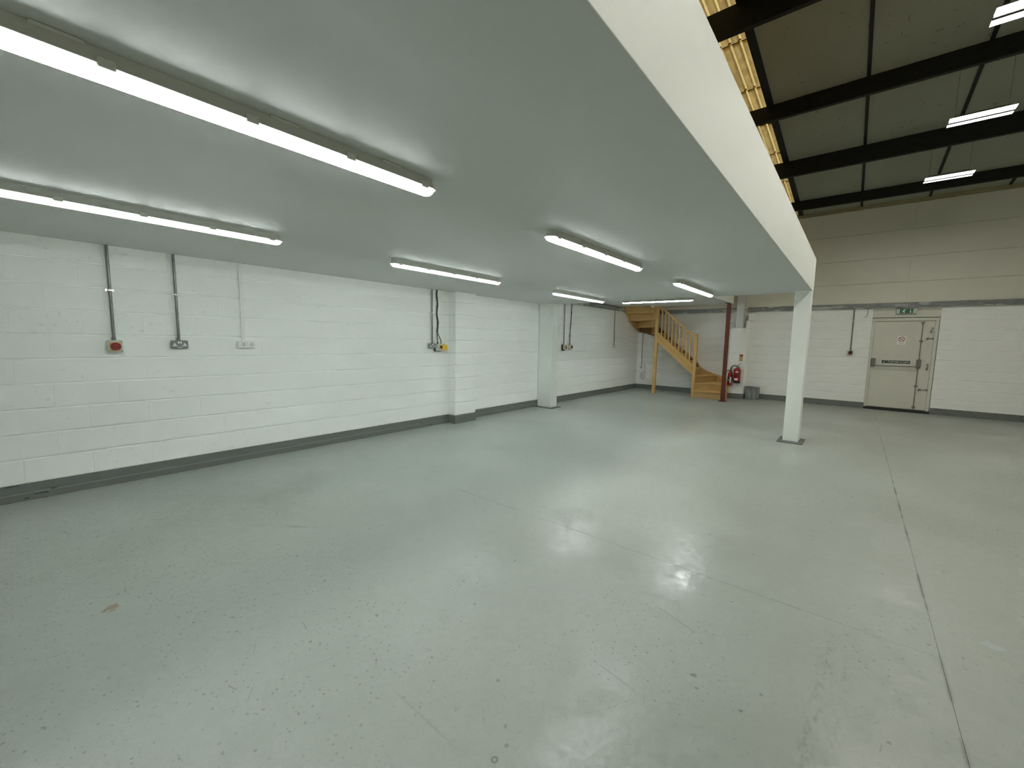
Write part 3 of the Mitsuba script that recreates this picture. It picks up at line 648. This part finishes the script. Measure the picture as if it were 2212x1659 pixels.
def socket(y0, y1, z0, z1, label, m='grey_metal'):
    t = thing('power_socket', label, 'socket')
    part(t, 'box', bx(.001, .044, y0, y1, z0, z1, .008), m)
    w = y1-y0; yc = (y0+y1)/2; zc = (z0+z1)/2
    for s in (-1, 1):
        c = yc+s*w*.285
        front(.0443, t, 'outlet', unary_union([sbox(c-.006, c+.006, zc-.006, zc+.014), sbox(c-.020, c-.004, zc-.016, zc-.006), sbox(c+.004, c+.020, zc-.016, zc-.006), sbox(c-.008, c+.008, zc-.014, zc-.002)]), .002, 'plastic_white', label='white outlet shutter')
    for s in (-1, 1): part(t, 'rocker', bx(.0443, .050, yc+s*.010-.008, yc+s*.010+.008, zc+.010, zc+.034, .002), 'plastic_white')
    front(.0443, t, 'badge', sbox(yc-.020, yc+.020, zc-.036, zc-.030), .001, 'plastic_white')
    part(t, 'rim', bx(.0442, .0448, y0+.008, y1-.008, z0+.008, z0+.0095), 'plastic_black')
socket(1.110, 1.262, 1.394, 1.483, 'grey metal double socket on the left wall right of the red isolator')
conduit((.024, 1.180, 2.409), (.024, 1.184, 1.484), .0125, 'galvanised conduit dropping to the first grey double socket', clips=(1.978,))
t = thing('data_outlet', 'white twin data outlet on the left wall', 'outlet')
part(t, 'back_box', bx(.001, .030, 1.745, 1.935, 1.398, 1.484, .004), 'plastic_white')
for a in (1.768, 1.851):
    f = part(t, 'plate', bx(.0305, .040, a, a+.080, 1.400, 1.482, .003), 'plastic_white')
    part(f, 'module', bx(.0402, .043, a+.022, a+.058, 1.418, 1.462, .002), 'plastic_grey')
    part(f, 'screw', cat(cyl((.040, a+.010, 1.441), (.0415, a+.010, 1.441), .003, 8), cyl((.040, a+.070, 1.441), (.0415, a+.070, 1.441), .003, 8)), 'dull_metal')
t = thing('trunking', 'white mini trunking dropping to the white data outlet', 'trunking')
part(t, 'channel', bx(.001, .016, 1.797, 1.829, 1.485, 2.409, .002), 'plastic_white')
part(t, 'lid', bx(.0163, .0195, 1.795, 1.831, 1.485, 2.409, .0012), 'plastic_white')
for z in (1.72, 2.17): part(t, 'clip', bx(.001, .022, 1.790, 1.836, z-.006, z+.006, .002), 'plastic_white')
socket(4.650, 4.802, 1.386, 1.475, 'grey metal double socket beside the yellow isolator near the pilaster')
conduit((.024, 4.735, 2.409), (.024, 4.735, 1.476), .0125, 'straight dark conduit down to the socket near the pilaster', clips=(2.0,))
t = thing('isolator_switch', 'pale isolator box with red knob and yellow disc beside the pilaster', 'switch')
part(t, 'box', bx(.030, .100, 4.80, 4.955, 1.345, 1.470, .006), 'plastic_grey')
part(t, 'back_plate', bx(.001, .0295, 4.79, 4.94, 1.335, 1.455, .004), 'plastic_black')
front(.1005, t, 'surround', sbox(4.835, 4.905, 1.372, 1.448), .003, 'orange')
part(t, 'knob', cyl((.1037, 4.868, 1.412), (.125, 4.868, 1.412), .023, 18), 'dark_red', smooth=40, label='dark red knob')
part(t, 'yellow_disc', cyl((.1005, 4.945, 1.405), (.112, 4.945, 1.405), .058, 24), 'yellow', smooth=40, label='yellow disc')
part(t, 'yellow_tab', bx(.1125, .118, 4.965, 5.005, 1.36, 1.45, .003), 'yellow')
part(t, 'gland', cyl((.05, 4.835, 1.47), (.05, 4.835, 1.495), .014, 12), 'plastic_black', smooth=40)
t = thing('cable', 'wavy black cable pair feeding the yellow isolator near the pilaster', 'cable')
part(t, 'sheath', tube(curve([(.014, 4.852, 2.409), (.014, 4.846, 2.30), (.014, 4.866, 2.18), (.014, 4.852, 2.05), (.014, 4.850, 1.97), (.014, 4.872, 1.86), (.014, 4.868, 1.76), (.014, 4.856, 1.68)]), .013, 8), 'rubber_black', smooth=True)
part(t, 'branch', tube(curve([(.014, 4.856, 1.68), (.02, 4.852, 1.62), (.04, 4.842, 1.55), (.05, 4.835, 1.496)]), .007, 7), 'rubber_black', smooth=True)
part(t, 'branch', tube(curve([(.014, 4.858, 1.68), (.03, 4.885, 1.60), (.05, 4.905, 1.54), (.06, 4.905, 1.472)]), .007, 7), 'rubber_black', smooth=True)
for z, y in ((2.28, 4.848), (2.13, 4.862), (1.84, 4.873), (1.69, 4.857)): part(t, 'cable_clip', bx(.001, .030, y-.016, y+.016, z-.006, z+.006, .002), 'plastic_black')
t = thing('isolator_switch', 'grey isolator with yellow dial on a black plate behind the left column', 'switch')
part(t, 'back_plate', bx(.001, .028, 8.93, 9.06, 1.32, 1.475, .004), 'plastic_black')
part(t, 'box', bx(.0285, .075, 8.955, 9.065, 1.35, 1.47, .006), 'plastic_grey')
part(t, 'dial', cyl((.0755, 9.02, 1.41), (.085, 9.02, 1.41), .05, 20), 'yellow', smooth=40, label='yellow dial')
part(t, 'knob', bx(.0853, .100, 9.012, 9.028, 1.375, 1.445, .004), 'plastic_black')
conduit((.022, 9.01, 2.529), (.022, 9.01, 1.476), .011, 'conduit to the yellow dial isolator behind the left column', clips=())
t = thing('isolator_switch', 'grey isolator with orange plate and black knob, next to the yellow dial one', 'switch')
part(t, 'box', bx(.001, .070, 9.235, 9.36, 1.345, 1.475, .006), 'plastic_grey')
front(.0705, t, 'surround', sbox(9.265, 9.345, 1.375, 1.455), .003, 'orange', label='orange plate')
part(t, 'knob', cyl((.0737, 9.31, 1.415), (.095, 9.31, 1.415), .026, 18), 'plastic_black', smooth=40)
part(t, 'gland', cyl((.03, 9.275, 1.4755), (.03, 9.275, 1.505), .016, 12), 'plastic_black', smooth=40)
t = thing('cable', 'clipped black cable dropping to the orange plate isolator', 'cable')
part(t, 'sheath', tube(curve([(.016, 9.36, 2.529), (.016, 9.345, 2.30), (.016, 9.332, 2.10), (.016, 9.318, 1.9), (.02, 9.30, 1.7), (.03, 9.275, 1.506)]), .009, 8), 'rubber_black', smooth=True)
for z, y in ((2.3, 9.345), (2.0, 9.325), (1.70, 9.30)): part(t, 'cable_clip', bx(.001, .027, y-.014, y+.014, z-.008, z+.008, .002), 'plastic_black')
socket(11.79, 11.94, 1.39, 1.475, 'small grey socket on the left wall close to the stair', 'bright_metal')
conduit((.022, 11.84, 2.529), (.022, 11.86, 1.476), .011, 'conduit to the socket on the left wall close to the stair')
# ------------------------------------------------------------------ fittings on the end wall
t = conduit((.178, D-.022, 2.502), (.168, D-.022, .72), .010, 'dark conduit down the end wall behind the stair', m='dull_metal', clips=(.83,), foot=False)
part(t, 'end_elbow', bx(.135, .180, D-.036, D-.001, .70, .728, .004), 'dull_metal')
t = thing('cable', 'white cable hanging in a coil low on the end wall behind the stair', 'cable')
part(t, 'sheath', tube(curve([(.288, D-.008, .86), (.288, D-.01, .70), (.292, D-.012, .56), (.296, D-.014, .47), (.280, D-.016, .37), (.226, D-.018, .335), (.165, D-.018, .37), (.150, D-.016, .43), (.158, D-.014, .50), (.194, D-.014, .545), (.235, D-.014, .515), (.225, D-.015, .46), (.208, D-.015, .43), (.218, D-.015, .40)]), .010, 8), 'plastic_grey', smooth=True)
for z in (.76, .62): part(t, 'cable_clip', bx(.270, .306, D-.022, D-.001, z-.008, z+.008, .002), 'plastic_grey')
t = thing('isolator_switch', 'small pale box with a black knob on the end wall left of the door', 'switch')
part(t, 'box', bx(5.605, 5.725, D-.070, D-.001, 1.335, 1.465, .008), 'plastic_grey')
part(t, 'surround', bx(5.628, 5.702, D-.074, D-.0705, 1.352, 1.432, .001), 'sign_red', label='reddish plate')
part(t, 'knob', cyl((5.675, D-.0745, 1.412), (5.675, D-.105, 1.412), .036, 20), 'plastic_black', smooth=40)
conduit((5.663, D-.022, 2.502), (5.668, D-.022, 1.466), .0125, 'grey conduit on the end wall down to the black knob switch', clips=(2.2,))
t = thing('cable', 'short loose wire hanging from the rail left of the door frame', 'cable')
part(t, 'wire', tube(curve([(5.925, D-.012, 2.502), (5.93, D-.016, 2.42), (5.925, D-.014, 2.33), (5.90, D-.012, 2.31), (5.87, D-.012, 2.29)]), .005, 6), 'dull_metal', smooth=True)

# ------------------------------------------------------------------ fire extinguishers and their sign
def valve(t, x, y, z, r):
    part(t, 'valve', cat(lathe([(r*.30, z-.01), (r*.30, z+.03), (r*.2, z+.035)], (x, y), 14), bx(x-.012, x+.012, y-.02, y+.02, z+.03, z+.055, .004)), 'dull_metal')
    part(t, 'handle', cat(extrude([(x-.02, z+.052), (x+.055, z+.045), (x+.08, z+.036), (x+.08, z+.044), (x+.05, z+.056), (x-.02, z+.062)], .02, 'xz', y-.01)), 'extinguisher_red')
    part(t, 'lever', extrude([(x-.02, z+.066), (x+.02, z+.082), (x+.06, z+.11), (x+.075, z+.108), (x+.075, z+.116), (x+.05, z+.118), (x+.01, z+.092), (x-.02, z+.075)], .02, 'xz', y-.01), 'extinguisher_red')
def dome(r, z0, z1, h):
    p = [(0, z0), (r*.95, z0), (r, z0+.012), (r, z1)]
    for a in np.linspace(0, 1, 7)[1:]: p.append((max(r*math.cos(a*1.35), .02), z1+h*math.sin(a*math.pi/2)))
    return p
def wrap(c, r, z0, z1, a0, a1, n=10):
    t_ = np.radians(np.linspace(a0, a1, n)); V = [(c[0]+r*math.cos(a), c[1]+r*math.sin(a), z) for z in (z0, z1) for a in t_]
    return trimesh.Trimesh(V, [f for i in range(n-1) for f in ((i, i+1, n+i+1), (i, n+i+1, n+i))], process=False)
c = (3.225, 13.135)
t = thing('fire_extinguisher', 'larger red extinguisher with black base, right one of the pair on the pier', 'fire extinguisher')
part(t, 'cylinder', lathe(dome(.088, .520, .835, .055), c), 'extinguisher_red', smooth=40)
part(t, 'base', lathe([(0, .462), (.086, .462), (.090, .475), (.090, .522)], c), 'plastic_black', smooth=40, label='black base ring')
for z0, z1, m in ((.785, .805, 'sign_white'), (.765, .778, 'sign_white')): part(t, 'label_band', wrap(c, .0888, z0, z1, 250, 300), m)
part(t, 'label_band', wrap(c, .0888, .545, .60, 230, 295), 'sign_white')
part(t, 'label_panel', wrap(c, .0886, .625, .745, 242, 298), 'dark_red')
valve(t, c[0], c[1], .89, .09)
part(t, 'hose', tube(curve([(c[0]-.02, c[1]-.02, .935), (3.15, 13.08, .96), (3.09, 13.05, .92), (3.075, 13.05, .84), (3.10, 13.06, .72), (3.125, 13.06, .60), (3.14, 13.06, .52)]), .013, 9), 'rubber_black', smooth=True)
part(t, 'wall_bracket', bx(3.195, 3.255, 13.226, 13.2495, .70, .92, .003), 'dull_metal')
c = (3.040, 13.170)
t = thing('fire_extinguisher', 'smaller red extinguisher with black horn, left one of the pair on the pier', 'fire extinguisher')
part(t, 'cylinder', lathe(dome(.057, .382, .70, .06), c), 'extinguisher_red', smooth=40)
part(t, 'label_panel', wrap(c, .0575, .465, .625, 205, 275), 'plastic_black', label='black label panel')
part(t, 'label_panel', wrap(c, .0575, .455, .625, 277, 325), 'sign_white', label='white label panel')
part(t, 'label_slash', wrap(c, .0580, .52, .545, 215, 265), 'plastic_grey')
valve(t, c[0], c[1], .77, .075)
part(t, 'hose', tube(curve([(c[0]-.01, c[1]-.02, .795), (2.99, 13.11, .81), (2.945, 13.08, .79), (2.925, 13.07, .75)]), .010, 9), 'rubber_black', smooth=True)
part(t, 'horn', lathe([(0, .765), (.016, .765), (.020, .73), (.030, .54), (.026, .54), (0, .60)], (2.925, 13.07), 16), 'plastic_black', smooth=40, label='black discharge horn')
part(t, 'wall_bracket', bx(3.015, 3.065, 13.226, 13.2495, .58, .72, .003), 'dull_metal')
t = thing('extinguisher_sign', 'small upright sign, red over tan, above the extinguishers', 'sign')
part(t, 'plate', bx(3.226, 3.316, 13.2455, 13.2490, 1.084, 1.281, .0006), 'sign_cream')
part(t, 'header', bx(3.230, 3.312, 13.2440, 13.2454, 1.215, 1.277), 'sign_red')
part(t, 'symbol', extrude(unary_union([sbox(3.247, 3.260, 1.225, 1.255), Point(3.2535, 1.258).buffer(.006)]), .001, 'xz', 13.2429), 'sign_white')
part(t, 'print', cat(*[bx(3.238, 3.238+w, 13.2446, 13.2454, z, z+.006) for z, w in ((1.196, .06), (1.176, .05), (1.156, .062), (1.136, .045))]), 'timber_plate')

# ------------------------------------------------------------------ dented metal bin by the pier
t = thing('metal_bin', 'dented galvanised metal bin on the floor beside the block pier', 'bin')
def bin_ring(s, z, off=0):
    pts = [(-.15, -.13), (-.05, -.135), (-.05+.012, -.148), (-.02, -.148), (-.008, -.135), (.03, -.135), (.042, -.148), (.062, -.148), (.074, -.135), (.11, -.132), (.15, -.12), (.155, -.06), (.143, -.045), (.143, -.02), (.155, -.008), (.155, .06), (.15, .13), (-.15, .13), (-.155, .05), (-.155, -.06)]
    p = np.array(pts)*s; a = math.radians(-17); R = np.array([[math.cos(a), -math.sin(a)], [math.sin(a), math.cos(a)]])
    p = p @ R.T + np.array([3.580+off, 13.455]); return np.c_[p, np.full(len(p), z)]
outer = [bin_ring(.90, .001), bin_ring(.92, .03), bin_ring(.99, .31), bin_ring(1.0, .345)]
for r in outer[2:]: r[:, 2] += np.where(r[:, 0] < 3.56, .012, -.006)
inner = [np.c_[(q[:, :2]-q[:, :2].mean(0))*.965+q[:, :2].mean(0), q[:, 2]] for q in outer[::-1]]
inner[-1][:, 2] += .01
part(t, 'body', loft(outer+inner), 'bin_metal')
rim = outer[-1]
part(t, 'rim', tube(np.vstack([rim, rim[:1]]), .006, 6), 'dull_metal')
